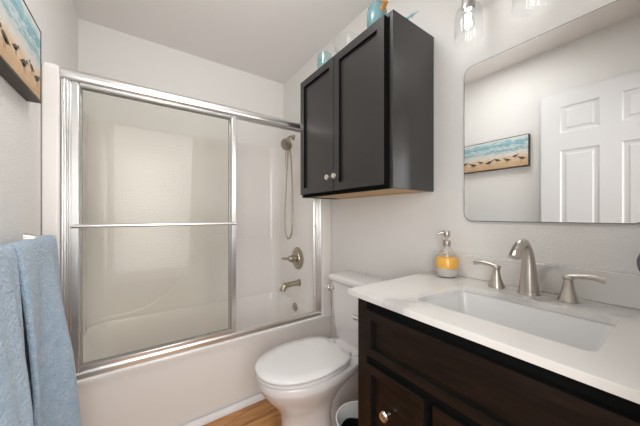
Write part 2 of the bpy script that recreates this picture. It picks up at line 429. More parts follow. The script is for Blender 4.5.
for a, c in ((JL0, JL1), (JR0, JR1)):
    bm = NB(); box(bm, a, c, 1.616, 1.670, RIM+0.03, HB)
    s_ = c if a < 0 else a; d_ = 0.008 if a < 0 else -0.008
    for y in (1.6235, 1.662):
        box(bm, min(s_, s_+d_), max(s_, s_+d_), y-0.004, y+0.004, RIM+0.03, HB)
    for xq in (a+0.004, (a+c)/2, c-0.004): box(bm, xq-0.0018, xq+0.0018, 1.609, 1.616, RIM+0.03, HB)
    j = obj('wall_jamb', bm, M['alu'], sd, bevel=0.003)
bm = NB()
for z in (0.56, 1.1, 1.6): lathe(bm, [(0.007, 0), (0.006, 0.004), (0.001, 0.005)], (JR0, 1.645, z), '-X', n=10)
obj('screws', bm, M['chrome'], j)
def slider(px0, px1, yc, zb, zt, bar):
    bm = NB(); t = 0.009
    for q in ((px0, px0+0.028, zb, zt), (px1-0.028, px1, zb, zt)):
        box(bm, q[0], q[1], yc-t, yc+t, q[2], q[3])
    box(bm, px0+0.028, px1-0.028, yc-t, yc+t, zt-0.026, zt); box(bm, px0+0.028, px1-0.028, yc-t, yc+t, zb, zb+0.026)
    fr = obj('sliding_panel', bm, M['alu'], sd, bevel=0.003)
    bm = NB(); box(bm, px0+0.027, px1-0.027, yc-0.002, yc+0.002, zb+0.025, zt-0.025)
    obj('glass_pane', bm, M['glass_door'], fr, smooth=0)
    bm = NB()
    a, c, d, e = px0+0.028, px1-0.028, zb+0.026, zt-0.026; g = 0.004
    for q in ((a, a+g, d, e), (c-g, c, d, e), (a+g, c-g, d, d+g), (a+g, c-g, e-g, e)): box(bm, q[0], q[1], yc-0.006, yc+0.006, q[2], q[3])
    obj('gasket', bm, mat('grey_gasket', (0.34, 0.34, 0.32), 0.5), fr)
    if bar:
        bm = NB(); yb = yc-0.034
        tube(bm, [(px0+0.006, yb, 1.132), (px1-0.006, yb, 1.132)], 0.0085, 14)
        for x in (px0+0.014, px1-0.014): tube(bm, [(x, yc-t, 1.132), (x, yb, 1.132)], 0.007, 10)
        obj('towel_bar', bm, M['alu'], fr)
slider(-0.263, 0.491, 1.632, RIM+0.026, HB+0.012, True)
slider(-0.258, 0.484, 1.656, RIM+0.024, HB+0.012, False)

# ------------------------------------------------------------------ shower fittings
hs = thing('hand_shower', 'brushed nickel hand shower hanging on the tub end wall with its looping hose', 'hand shower', (SX1, 2.050, 1.86))
bm = NB(); lathe(bm, [(0.028, 0), (0.026, 0.008), (0.012, 0.012)], (SX1, 2.050, 1.885), '-X')
tube(bm, spline([(SX1, 2.050, 1.885), (1.10, 2.050, 1.887), (1.075, 2.050, 1.868)], 5), 0.010)
obj('shower_arm', bm, M['nickel_warm'], hs)
bm = NB(); tube(bm, [(1.075, 2.050, 1.875), (1.075, 2.050, 1.845)], 0.017, 14); box(bm, 1.062, 1.088, 2.035, 2.062, 1.835, 1.862)
obj('bracket', bm, M['nickel_warm'], hs, bevel=0.004)
bm = NB()
tube(bm, spline([(1.092, 2.035, 1.862), (1.072, 2.045, 1.80), (1.065, 2.052, 1.70), (1.068, 2.056, 1.59)], 6), [0.013, 0.016, 0.014, 0.010], 14)
hd = Vector((-0.72, -0.55, -0.42)).normalized(); hc = Vector((1.052, 2.025, 1.805))
q_ = Vector((0, 0, 1)).rotation_difference(hd)
tmp = NB(); lathe(tmp, [(0.016, -0.028), (0.036, -0.012), (0.052, 0.004), (0.052, 0.015), (0.045, 0.018)], (0, 0, 0), 'Z', 24)
bmesh.ops.transform(tmp, matrix=Matrix.Translation(hc) @ q_.to_matrix().to_4x4(), verts=tmp.verts[:])
me_ = bpy.data.meshes.new('t'); tmp.to_mesh(me_); tmp.free(); bm.from_mesh(me_); bpy.data.meshes.remove(me_)
obj('spray_head', bm, M['nickel_warm'], hs)
bm = NB()
tube(bm, spline([(1.068, 2.056, 1.59), (1.066, 2.065, 1.45), (1.066, 2.090, 1.20), (1.07, 2.085, 1.03), (1.085, 2.060, 0.975), (1.10, 2.025, 1.04), (1.105, 2.020, 1.25), (1.10, 2.030, 1.6), (1.086, 2.045, 1.845)], 8), 0.0065, 10)
obj('hose', bm, M['nickel_warm'], hs)
vv = thing('shower_valve', 'round brushed nickel shower valve plate with lever handle above the tub spout', 'shower valve', (SX1, 1.975, 0.80))
bm = NB(); lathe(bm, [(0.098, 0), (0.097, 0.006), (0.084, 0.014), (0.064, 0.017), (0.060, 0.024), (0.034, 0.027)], (SX1, 1.975, 0.808), '-X', 36); obj('valve_plate', bm, M['nickel_warm'], vv)
bm = NB(); lathe(bm, [(0.034, 0.027), (0.031, 0.065), (0.022, 0.085), (0.004, 0.090)], (SX1, 1.975, 0.808), '-X')
tube(bm, spline([(SX1-0.06, 1.975, 0.808), (SX1-0.085, 2.01, 0.806), (SX1-0.105, 2.065, 0.802)], 5), [0.018, 0.012, 0.010]); obj('valve_handle', bm, M['nickel_warm'], vv)
sp_ = thing('tub_spout', 'brushed nickel tub spout jutting from the end wall below the valve', 'tub spout', (SX1, 1.95, 0.575))
bm = NB(); lathe(bm, [(0.033, 0), (0.031, 0.008), (0.024, 0.012)], (SX1, 1.95, 0.60), '-X')
tube(bm, spline([(SX1, 1.95, 0.60), (1.07, 1.95, 0.598), (1.005, 1.95, 0.592), (0.978, 1.95, 0.572), (0.972, 1.95, 0.552)], 6), [0.024, 0.022, 0.024, 0.026, 0.025], 16)
obj('spout', bm, M['nickel_warm'], sp_)
bm = NB(); lathe(bm, [(0.005, 0), (0.004, 0.012), (0.008, 0.015), (0.006, 0.021)], (0.990, 1.95, 0.607), 'Z', 12); obj('diverter_knob', bm, M['nickel_warm'], sp_)

# ------------------------------------------------------------------ toilet
TYc = 1.178
def egg(tip, back, w_, z, cx=None, n=44, taper=0.28, ex=3.6):
    cx = tip+0.56*(back-tip) if cx is None else cx
    out = []
    for i in range(n):
        t = 2*PI*i/n; c, s = math.cos(t), math.sin(t)
        if c >= 0:
            x = cx-(cx-tip)*abs(c)**(2/2.15); y = w_*math.copysign(abs(s)**(2/2.15), s)
        else:
            k = abs(c)**(2/ex); x = cx+(back-cx)*k
            y = w_*math.copysign(abs(s)**(2/ex), s)*(1-taper*k**2)
        out.append((x, TYc+y, z))
    return out
wc = thing('toilet', 'white two-piece toilet with closed lid between the vanity and the tub', 'toilet', (0.85, TYc, 0))
bm = NB()
loft(bm, [rrect(0.78, 1.17, TYc-0.078, TYc+0.078, 0.03, 0.001), rrect(0.78, 1.17, TYc-0.072, TYc+0.072, 0.03, 0.04), rrect(0.80, 1.18, TYc-0.070, TYc+0.070, 0.03, 0.25), rrect(0.85, 1.18, TYc-0.09, TYc+0.09, 0.03, 0.37)]); obj('trapway', bm, M['porcelain'], wc, smooth=50)
bm = NB()
rings = [egg(0.555, 0.885, 0.112, 0, taper=0.1), egg(0.558, 0.882, 0.110, 0.02, taper=0.1), egg(0.578, 0.865, 0.098, 0.05, taper=0.1), egg(0.592, 0.86, 0.093, 0.12, taper=0.1),
         egg(0.578, 0.875, 0.101, 0.19, taper=0.1), egg(0.540, 0.915, 0.126, 0.245, 0.73, taper=0.2), egg(0.497, 0.975, 0.157, 0.295, 0.73, taper=0.3), egg(0.473, 1.06, 0.177, 0.335, 0.73, taper=0.36),
         egg(0.466, 1.12, 0.184, 0.352, 0.73, taper=0.38), egg(0.464, 1.16, 0.185, 0.356, 0.73, taper=0.4), egg(0.464, 1.18, 0.185, 0.388, 0.73, taper=0.4), egg(0.470, 1.18, 0.180, 0.393, 0.73, taper=0.4)]
loft(bm, rings); obj('bowl', bm, M['porcelain'], wc, smooth=50)
K = dict(taper=0.26, ex=7)
bm = NB(); loft(bm, [egg(0.480, 0.925, 0.166, 0.3945, **K), egg(0.462, 0.936, 0.184, 0.398, **K), egg(0.458, 0.938, 0.188, 0.401, **K), egg(0.458, 0.938, 0.188, 0.407, **K), egg(0.463, 0.935, 0.183, 0.4105, **K), egg(0.478, 0.93, 0.168, 0.411, **K)])
obj('seat', bm, M['seat'], wc, smooth=50)
bm = NB(); loft(bm, [egg(0.478, 0.928, 0.168, 0.4155, **K), egg(0.460, 0.939, 0.186, 0.4175, **K), egg(0.455, 0.942, 0.190, 0.421, **K), egg(0.455, 0.942, 0.190, 0.428, **K), egg(0.460, 0.938, 0.185, 0.4335, **K), egg(0.52, 0.90, 0.14, 0.436, **K), egg(0.6, 0.84, 0.07, 0.4375, **K)])
obj('lid', bm, M['seat'], wc, smooth=50)
for dy in (-0.075, 0.075):
    bm = NB(); tube(bm, [(0.955, TYc+dy-0.022, 0.412), (0.955, TYc+dy+0.022, 0.412)], 0.013, 12); box(bm, 0.944, 0.968, TYc+dy-0.02, TYc+dy+0.02, 0.392, 0.412)
    obj('hinge', bm, M['seat'], wc)
bm = NB()
H = 0.182
loft(bm, [rrect(1.045, 1.19, TYc-0.15, TYc+0.15, 0.05, 0.393), rrect(1.035, 1.20, TYc-0.165, TYc+0.165, 0.045, 0.42), rrect(1.022, 1.205, TYc-H+0.006, TYc+H-0.006, 0.04, 0.60), rrect(1.018, 1.207, TYc-H, TYc+H, 0.035, 0.762)])
obj('tank', bm, M['porcelain'], wc, smooth=50)
bm = NB(); H2 = H+0.012
loft(bm, [rrect(1.010, 1.212, TYc-H2+0.004, TYc+H2-0.004, 0.03, 0.7625), rrect(1.005, 1.214, TYc-H2, TYc+H2, 0.03, 0.769), rrect(1.005, 1.214, TYc-H2, TYc+H2, 0.03, 0.790), rrect(1.011, 1.21, TYc-H2+0.006, TYc+H2-0.006, 0.028, 0.799), rrect(1.03, 1.20, TYc-H2+0.025, TYc+H2-0.025, 0.02, 0.802)])
obj('tank_lid', bm, M['porcelain'], wc, smooth=50)
bm = NB(); lathe(bm, [(0.019, 0), (0.018, 0.007), (0.010, 0.011), (0.009, 0.026), (0.017, 0.030), (0.018, 0.040), (0.014, 0.046), (0.002, 0.048)], (1.021, TYc+0.145, 0.722), '-X', 18)
tube(bm, spline([(0.985, TYc+0.145, 0.722), (0.980, TYc+0.165, 0.722), (0.978, TYc+0.185, 0.720)], 5), [0.010, 0.008, 0.009], 10)
obj('flush_lever', bm, M['chrome'], wc, label='chrome flush lever')
bm = NB(); loft(bm, [rrect(0.9, 1.18, TYc-0.11, TYc+0.11, 0.04, 0.387), rrect(0.905, 1.18, TYc-0.10, TYc+0.10, 0.04, 0.4)])
obj('deck', bm, M['porcelain'], wc, smooth=40)

# ------------------------------------------------------------------ wall cabinet over the toilet
wcab = thing('wall_cabinet', 'black two-door wall cabinet hung high over the toilet', 'wall cabinet', (1.07, 1.14, 1.302))
CZ0, CZ1, CY0, CY1, CX = 1.302, 2.087, 0.7497, 1.528, 0.91
bm = NB()
box(bm, CX, XR-0.002, CY0, CY0+0.018, CZ0, CZ1); box(bm, CX, XR-0.002, CY1-0.018, CY1, CZ0, CZ1)
box(bm, CX, XR-0.002, CY0+0.018, CY1-0.018, CZ1-0.018, CZ1)
obj('carcass', bm, M['black_cab'], wcab, bevel=0.0012)
bm = NB()
box(bm, CX, CX+0.019, CY0+0.018, CY0+0.05, CZ0, CZ1-0.018); box(bm, CX, CX+0.019, CY1-0.05, CY1-0.018, CZ0, CZ1-0.018)
box(bm, CX, CX+0.019, CY0+0.05, CY1-0.05, CZ0, CZ0+0.04); box(bm, CX, CX+0.019, CY0+0.05, CY1-0.05, CZ1-0.06, CZ1-0.018)
obj('face_frame', bm, M['shadow_black'], wcab)  # frame coloured as the dark gap around the doors
bm = NB(); box(bm, CX+0.019, XR-0.002, CY0+0.018, CY1-0.018, CZ0+0.006, CZ0+0.016)
box(bm, CX+0.019, CX+0.045, CY0+0.018, CY1-0.018, CZ0+0.001, CZ0+0.006); box(bm, XR-0.03, XR-0.002, CY0+0.018, CY1-0.018, CZ0+0.001, CZ0+0.006)
obj('underside', bm, M['plywood'], wcab, label='bare light wood underside')
for a, c, ky in ((0.782, 1.1435, 1.115), (1.1475, 1.512, 1.180)):
    bm = NB(); shaker(bm, 0.888, a, c, 1.320, 2.074, 0.0205, 0.06, 0.014)
    d = obj('cabinet_door', bm, [M['black_cab'], M['shadow_black']], wcab, smooth=20)
    bm = NB(); lathe(bm, [(0.007, 0), (0.006, 0.012), (0.014, 0.018), (0.0165, 0.024), (0.014, 0.030), (0.003, 0.032)], (0.888, ky, 1.398), '-X', 20)
    obj('knob', bm, M['knob'], d, label='polished metal knob')

# ------------------------------------------------------------------ vanity
VX, VF, VY0, VY1, VT = 0.667, 0.648, -0.055, 0.712, 0.8822
van = thing('vanity', 'dark espresso bathroom vanity cabinet under the white countertop', 'vanity', (0.94, 0.33, 0))
bm = NB()
box(bm, VX+0.02, XR-0.003, VY0, VY0+0.018, 0, VT); box(bm, VX+0.02, XR-0.003, VY1-0.018, VY1, 0, VT)
box(bm, XR-0.012, XR-0.003, VY0+0.018, VY1-0.018, 0.1, VT); box(bm, VX+0.02, XR-0.012, VY0+0.018, VY1-0.018, 0.10, 0.118)
obj('carcass', bm, M['espresso'], van)
bm = NB()
def fr(y0_, y1_, z0_, z1_): box(bm, VX, VX+0.02, y0_, y1_, z0_, z1_)
fr(VY1-0.045, VY1, 0.10, VT); obj('stile', bm, M['espresso'], van)
bm = NB(); fr(VY0, VY0+0.04, 0.10, VT); obj('stile', bm, M['espresso'], van); bm = NB()
fr(VY0+0.04, VY1-0.045, 0.838, VT); fr(VY0+0.04, VY1-0.045, 0.665, 0.70); fr(VY0+0.04, VY1-0.045, 0.10, 0.14)
fr(0.385, 0.445, 0.14, 0.665); fr(0.125, 0.185, 0.14, 0.665)
obj('face_frame', bm, M['shadow_black'], van)  # rails coloured black for the shade under the counter and between fronts
bm = NB(); box(bm, VX+0.075, VX+0.09, VY0+0.018, VY1-0.018, 0, 0.10); obj('toe_kick', bm, M['espresso'], van)
bm = NB(); shaker(bm, VF, -0.03, 0.660, 0.695, 0.851, 0.0185, 0.040, 0.015); obj('drawer_front', bm, [M['espresso'], M['shadow_black']], van, smooth=20)
for a, c, ky in ((0.428, 0.660, 0.556), (0.170, 0.401, None), (-0.03, 0.143, 0.07)):
    bm = NB(); shaker(bm, VF, a, c, 0.125, 0.667, 0.0185, 0.042, 0.015)
    d = obj('door', bm, [M['espresso'], M['shadow_black']], van, smooth=20)
    if ky is not None:
        bm = NB(); lathe(bm, [(0.007, 0), (0.006, 0.012), (0.014, 0.018), (0.0165, 0.024), (0.014, 0.030), (0.003, 0.032)], (VF+0.007, ky, 0.545), '-X', 20)
        obj('knob', bm, M['knob'], d, label='polished metal knob')

# countertop with sink cut-out
CT = 0.9026
bm = NB()
def edges_loop(pts):
    vs = [bm.verts.new(p) for p in pts]
    return [bm.edges.new((vs[i], vs[(i+1) % len(vs)])) for i in range(len(vs))]
SKX0, SKX1, SKY0, SKY1 = 0.752, 1.054, 0.112, 0.528
el = edges_loop(rrect(0.646, XR-0.002, YF+0.003, 0.7475, 0.003, CT, 2)) + edges_loop(rrect(SKX0, SKX1, SKY0, SKY1, 0.022, CT, 6))
bmesh.ops.triangle_fill(bm, use_beauty=True, use_dissolve=False, edges=el)
ff = bm.faces[:]
ex = bmesh.ops.extrude_face_region(bm, geom=ff)
bmesh.ops.translate(bm, verts=[v for v in ex['geom'] if isinstance(v, bmesh.types.BMVert)], vec=(0, 0, -0.0200))
ct = obj('countertop', bm, M['quartz'], bevel=0.002)
tag(ct, 'white veined stone countertop with a rectangular sink cut-out on the vanity', 'countertop')
bm = NB(); box(bm, 1.205, XR-0.002, YF+0.003, 0.7475, CT+0.0005, CT+0.101)
tag(obj('backsplash', bm, M['quartz'], bevel=0.002), 'low pale stone backsplash strip along the wall behind the faucet', 'backsplash')
sk = thing('sink', 'white rectangular undermount sink set in the countertop', 'sink', (0.903, 0.32, 0.74))
bm = NB(); zt = CT-0.0205
def ring(o_, z, r_): return rrect(SKX0+o_, SKX1-o_, SKY0+o_, SKY1-o_, r_, z, 6)
loft(bm, [ring(-0.02, zt, 0.03), ring(-0.004, zt, 0.024), ring(0.002, zt-0.02, 0.028), ring(0.012, zt-0.10, 0.04), ring(0.03, zt-0.132, 0.05), ring(0.07, zt-0.142, 0.05), ring(0.13, zt-0.146, 0.015)], cap0=False)
loft(bm, [ring(-0.02, zt, 0.03), ring(-0.016, zt-0.03, 0.03), ring(0.0, zt-0.12, 0.04), ring(0.06, zt-0.158, 0.05)], cap0=False)
bmesh.ops.remove_doubles(bm, verts=bm.verts[:], dist=0.0001)
obj('basin', bm, M['sinkwhite'], sk, smooth=60)
bm = NB(); lathe(bm, [(0.024, zt-0.146), (0.022, zt-0.141), (0.006, zt-0.143), (0.002, zt-0.143)], (0.903, 0.32, 0), 'Z', 20); obj('drain', bm, M['nickel'], sk, label='metal drain ring')

# ------------------------------------------------------------------ faucet
fc = thing('faucet', 'brushed nickel widespread faucet with two lever handles behind the sink', 'faucet', (1.133, 0.333, CT))
bm = NB(); z = CT+0.0005
lathe(bm, [(0.0325, z), (0.0325, z+0.004), (0.0305, z+0.007)], (1.135, 0.333, 0), 'Z', 24, cap1=False)
path = spline([(1.135, 0.333, z+0.002), (1.134, 0.333, z+0.06), (1.132, 0.333, z+0.112), (1.122, 0.333, z+0.156), (1.094, 0.333, z+0.182), (1.058, 0.333, z+0.180), (1.026, 0.333, z+0.160), (1.008, 0.333, z+0.140)], 6)
N = len(path); rad = []; fl = []
for i in range(N):
    f = i/(N-1)
    rad.append(0.0305-0.0175*min(1, f/0.5)**0.9 if f < 0.5 else 0.013+0.0065*((f-0.5)/0.5))
    fl.append(1 if f < 0.5 else 1-0.38*(f-0.5)/0.5)
tube(bm, path, rad, 20, fl); obj('spout', bm, M['nickel'], fc, smooth=60)
bm = NB(); tube(bm, [(1.172, 0.333, z), (1.172, 0.333, z+0.10)], 0.003, 8); lathe(bm, [(0.003, z+0.096), (0.0075, z+0.101), (0.0075, z+0.107), (0.003, z+0.111)], (1.172, 0.333, 0), 'Z', 12); obj('lift_rod', bm, M['nickel'], fc)
for y, dr in ((0.436, 1), (0.230, -1)):
    bm = NB(); lathe(bm, [(0.0275, z), (0.0275, z+0.004), (0.0245, z+0.012), (0.017, z+0.035), (0.0125, z+0.058), (0.0125, z+0.066), (0.0105, z+0.070)], (1.137, y, 0), 'Z', 24)
    hb = obj('handle_base', bm, M['nickel'], fc)
    bm = NB()
    lathe(bm, [(0.0125, z+0.0705), (0.0145, z+0.074), (0.0145, z+0.081), (0.011, z+0.084), (0.002, z+0.085)], (1.137, y, 0), 'Z', 20)
    pp = spline([(1.137, y-dr*0.004, z+0.078), (1.137, y+dr*0.028, z+0.085), (1.136, y+dr*0.055, z+0.087), (1.134, y+dr*0.083, z+0.083)], 5)
    tube(bm, pp, [0.009, 0.0075, 0.008, 0.010], 14, [0.8-0.45*i/(len(pp)-1) for i in range(len(pp))])
    obj('lever', bm, M['nickel'], hb, smooth=60)

# ------------------------------------------------------------------ soap dispenser
sx, sy = 1.148, 0.640
so = thing('soap_dispenser', 'clear glass pump bottle of orange soap at the back corner of the countertop', 'soap dispenser', (sx, sy, CT))
bm = NB(); z = CT+0.0008
prof = [(0.036, z), (0.042, z+0.003), (0.047, z+0.02), (0.0495, z+0.045), (0.0485, z+0.07), (0.043, z+0.092), (0.032, z+0.112), (0.021, z+0.126), (0.016, z+0.134), (0.0150, z+0.142)]
lathe(bm, prof, (sx, sy, 0), 'Z', 32, cap1=False); obj('bottle', bm, M['bottle'], so, label='clear glass bottle', smooth=60)
bm = NB(); lathe(bm, [(0.0465, z+0.0425), (0.0478, z+0.047), (0.0468, z+0.07), (0.0425, z+0.087), (0.041, z+0.089)], (sx, sy, 0), 'Z', 32); obj('orange_soap', bm, M['soap'], so, label='orange band of soap')
bm = NB(); lathe(bm, [(0.034, z+0.003), (0.040, z+0.006), (0.0450, z+0.02), (0.0472, z+0.042)], (sx, sy, 0), 'Z', 32); obj('clear_soap', bm, mat('pale_soap', (0.76, 0.72, 0.68), 0.15, Transmission_Weight=0.25), so)
bm = NB()
lathe(bm, [(0.0165, z+0.138), (0.0175, z+0.142), (0.0175, z+0.160), (0.013, z+0.165)], (sx, sy, 0), 'Z', 20)
tube(bm, [(sx, sy, z+0.163), (sx, sy, z+0.185)], 0.006, 10)
lathe(bm, [(0.012, z+0.180), (0.0145, z+0.183), (0.0145, z+0.202), (0.012, z+0.206)], (sx, sy, 0), 'Z', 18)
tube(bm, spline([(sx, sy, z+0.198), (sx-0.014, sy+0.016, z+0.199), (sx-0.024, sy+0.028, z+0.192)], 5), [0.0065, 0.006, 0.005], 10)
obj('pump', bm, M['nickel'], so, label='metal pump head')
bm = NB(); tube(bm, [(sx, sy, z+0.0895), (sx, sy, z+0.136)], 0.004, 8); obj('dip_tube', bm, M['trim'], so)

# ------------------------------------------------------------------ mirror
mi = thing('mirror', 'frameless wall mirror with rounded corners above the vanity', 'mirror', (1.218, 0.333, 1.155))
MY0, MY1, MZ0, MZ1 = 0.068, 0.598, 1.155, 1.850
def yz(r_, x): return [(x, a, c) for a, c, _ in r_]
bm = NB(); e = 0.0022
loft(bm, [yz(rrect(MY0, MY1, MZ0, MZ1, 0.038, 0, 8), 1.2245), yz(rrect(MY0, MY1, MZ0, MZ1, 0.038, 0, 8), 1.2165), yz(rrect(MY0+e, MY1-e, MZ0+e, MZ1-e, 0.036, 0, 8), 1.2160)], cap1=False)
obj('mirror_edge', bm, M['mirror_edge'], mi, label='thin dark edge')
bm = NB(); bm.faces.new([bm.verts.new(p) for p in yz(rrect(MY0+e, MY1-e, MZ0+e, MZ1-e, 0.036, 0, 8), 1.2160)])
obj('mirror_glass', bm, M['mirror'], mi, smooth=0, label='reflecting glass')

# ------------------------------------------------------------------ vanity light
vl = thing('vanity_light', 'three-shade clear glass wall light above the mirror', 'wall light', (1.19, 0.325, 1.89))
bm = NB(); box(bm, 1.205, XR-0.001, 0.225, 0.425, 2.07, 2.19); obj('backplate', bm, M['nickel'], vl, bevel=0.006)
bm = NB(); tube(bm, [(1.165, 0.07, 2.12), (1.165, 0.58, 2.12)], 0.011, 14); tube(bm, [(1.205, 0.325, 2.12), (1.165, 0.325, 2.12)], 0.013, 12); obj('crossbar', bm, M['nickel'], vl)
for y in (0.116, 0.325, 0.534):
    x = 1.122
    bm = NB(); tube(bm, spline([(1.165, y, 2.12), (1.14, y, 2.125), (1.124, y, 2.112), (x, y, 2.085)], 5), 0.008, 12)
    lathe(bm, [(0.026, 2.03), (0.027, 2.035), (0.027, 2.075), (0.018, 2.09), (0.005, 2.092)], (x, y, 0), 'Z', 20); so_ = obj('socket', bm, M['chrome'], vl)
    bm = NB(); lathe(bm, [(0.0265, 2.05), (0.030, 2.048), (0.044, 2.036), (0.050, 2.01), (0.0515, 1.965), (0.0515, 1.93), (0.054, 1.916)], (x, y, 0), 'Z', 32, False, False)
    obj('glass_shade', bm, M['shade'], so_, smooth=60, label='clear glass shade')
    bm = NB(); lathe(bm, [(0.012, 2.0295), (0.013, 2.015), (0.021, 1.995), (0.0235, 1.975), (0.019, 1.957), (0.006, 1.950)], (x, y, 0), 'Z', 20); bb_ = obj('bulb', bm, M['shade'], so_, smooth=60, label='clear bulb')
    for k in range(4):
        bm = NB(); a_ = PI/2*k+0.4; tube(bm, [(x+0.009*math.cos(a_), y+0.009*math.sin(a_), 2.022), (x+0.011*math.cos(a_), y+0.011*math.sin(a_), 1.966)], 0.0022, 6)
        fo = obj('filament', bm, M['bulb'], so_, label='glowing filament')
# ------------------------------------------------------------------ picture
PY0, PY1, PZ0, PZ1, PXF = 0.806, 1.437, 1.613, 1.890, -0.315
pic = thing('picture', 'long beach canvas with wading shorebirds in a dark wood frame', 'picture', (XL+0.01, 1.12, PZ0+0.008))
bm = NB()
for q in ((PY0, PY1, PZ0, PZ0+0.008), (PY0, PY1, PZ1-0.005, PZ1), (PY0, PY0+0.005, PZ0+0.007, PZ1-0.005), (PY1-0.005, PY1, PZ0+0.007, PZ1-0.005)):
    box(bm, XL+0.0008, PXF, *q)
obj('frame', bm, M['frame_brown'], pic, bevel=0.001)
bm = NB(); box(bm, XL+0.004, PXF-0.002, PY0+0.005, PY1-0.005, PZ0+0.007, PZ1-0.005)
xf = PXF-0.0015
def poly(pts, mi_):
    f = bm.faces.new([bm.verts.new((xf, y, zz)) for y, zz in pts]); f.material_index = mi_
    f.normal_update()
    if f.normal.x < 0: f.normal_flip()
for (by, bz, s, d) in ((0.855, 1.688, 1.0, 1), (0.905, 1.715, 0.8, -1), (0.965, 1.690, 1.0, 1), (1.045, 1.700, 0.9, 1), (1.115, 1.688, 1.15, -1), (1.19, 1.700, 0.85, 1), (1.26, 1.685, 1.1, 1), (1.335, 1.705, 0.85, -1), (1.39, 1.690, 1.0, 1)):
    k = 0.040*s
    poly([(by+d*k*0.55*math.cos(t)*(1.0), bz+k*0.27*math.sin(t)+0.12*k*math.cos(t)) for t in [2*PI*i/12 for i in range(12)]], 1)
    poly([(by+d*k*0.35*math.cos(t), bz-k*0.17+k*0.13*math.sin(t)) for t in [2*PI*i/10 for i in range(10)]], 2)
    poly([(by+d*k*(0.62+0.17*math.cos(t)), bz+k*(0.36+0.16*math.sin(t))) for t in [2*PI*i/8 for i in range(8)]], 1)
    poly([(by+d*k*0.75, bz+k*0.40), (by+d*k*1.15, bz+k*0.22), (by+d*k*0.75, bz+k*0.30)], 1)
    poly([(by-d*k*0.45, bz+k*0.05), (by-d*k*0.95, bz-k*0.22), (by-d*k*0.45, bz-k*0.12)], 1)
    for lx in (-0.08, 0.14):
        poly([(by+d*k*lx, bz-k*0.25), (by+d*k*(lx+0.05), bz-k*0.25), (by+d*k*(lx+0.10), bz-k*0.75), (by+d*k*(lx+0.05), bz-k*0.75)], 1)
obj('canvas', bm, [M['beach'], M['bird'], M['birdwhite']], pic, smooth=0, recalc=False, label='painted beach canvas')

# ------------------------------------------------------------------ towel bar and towels
BX, BZ = -0.283, 1.092
tb = thing('towel_bar', 'brushed nickel towel bar on the left wall holding the blue towels', 'towel bar', (XL, 1.09, BZ))
bm = NB(); tube(bm, [(BX, 0.748, BZ), (BX, 1.432, BZ)], 0.008, 14); obj('bar', bm, M['nickel'], tb)
for y in (0.755, 1.425):
    bm = NB(); lathe(bm, [(0.024, 0.0006), (0.022, 0.006), (0.013, 0.03), (0.0105, 0.06), (0.0115, 0.075), (0.009, 0.084)], (XL, y, BZ), 'X', 20); obj('post', bm, M['nickel'], tb)
def towel(name, label, ya, yb, zf, zbk, top, flare, fold, seed, skew=0.0):
    rnd = random.Random(seed); ph = [rnd.uniform(0, 6.28) for _ in range(4)]
    nu, nv = 40, 44
    bm = NB(); V = []
    Lf = (BZ-zf)
    for i in range(nu+1):
        s = i/nu; row = []
        for j in range(nv+1):
            t = j/nv
            if t < 0.28:          # back sheet
                f = 1-t/0.28; x = BX-0.016-0.012*min(1, f*4); zz = BZ-(BZ-zbk)*f; dn = f; side = -1
            elif t < 0.42:        # over the bar
                a = (t-0.28)/0.14*PI; x = BX-0.016*math.cos(a)+0.004*(t-0.28)/0.14; zz = BZ+(top)*math.sin(a); dn = 0; side = 1
            else:
                f = (t-0.42)/0.58; dn = f; zz = BZ-Lf*f; x = BX+0.020+flare*(f**0.8); side = 1
            wv_ = fold*(math.sin(s*9.5+ph[0]+dn*0.6)*0.55+math.sin(s*17+ph[1])*0.3+0.25*math.sin(s*4+ph[2]+dn*2))*min(1, dn*2.2)
            if side > 0:
                x += wv_
                edge_ = 1-min(1, min(s, 1-s)*9); x -= 0.020*edge_**2*min(1, 0.25+dn)
                zz += 0.0015*math.sin(s*11+ph[3])
            y = ya+(yb-ya)*s + (s-0.5)*0.015*dn + skew*dn*s
            row.append(bm.verts.new((max(x, XL+0.014), y, zz)))
        V.append(row)
    for i in range(nu):
        for j in range(nv): bm.faces.new((V[i][j], V[i+1][j], V[i+1][j+1], V[i][j+1]))
    o = obj(name, bm, M['towel'], smooth=180)
    md = o.modifiers.new('thick', 'SOLIDIFY'); md.thickness = 0.014; md.offset = 0.0
    md = o.modifiers.new('sub', 'SUBSURF'); md.levels = 1; md.render_levels = 1
    tag(o, label, 'towel')
    return o
towel('bath_towel', 'blue terry bath towel on the bar, the one nearest the shower door', 0.998, 1.372, 0.22, 0.34, 0.009, 0.058, 0.044, 3, 0.010)
towel('hand_towel', 'blue terry towel cut by the left photo edge, hung nearer than the other', 0.772, 0.978, 0.27, 0.40, 0.009, 0.052, 0.026, 11)

# ------------------------------------------------------------------ things on top of the wall cabinet
CTOP = CZ1+0.0008
bm = NB(); x, y = 0.960, 1.335
lathe(bm, [(0.036, CTOP), (0.044, CTOP+0.01), (0.047, CTOP+0.05), (0.046, CTOP+0.108), (0.042, CTOP+0.112), (0.042, CTOP+0.05), (0.038, CTOP+0.012)], (x, y, 0), 'Z', 28)
tag(obj('votive_cup', bm, M['aqua']), 'small pale aqua glass cup on the far end of the wall cabinet', 'cup')
bm = NB(); x, y = 0.97, 1.125
lathe(bm, [(0.03, CTOP), (0.045, CTOP+0.006), (0.07, CTOP+0.04), (0.082, CTOP+0.085), (0.079, CTOP+0.087), (0.066, CTOP+0.042), (0.042, CTOP+0.01)], (x, y, 0), 'Z', 32)
tag(obj('glass_bowl', bm, M['clearbowl']), 'clear glass bowl in the middle of the wall cabinet top', 'bowl')
jar = thing('glass_jar', 'teal glass jar with an amber knob near the front corner of the cabinet top', 'jar', (0.965, 0.895, CTOP))
bm = NB(); x, y = 0.965, 0.895
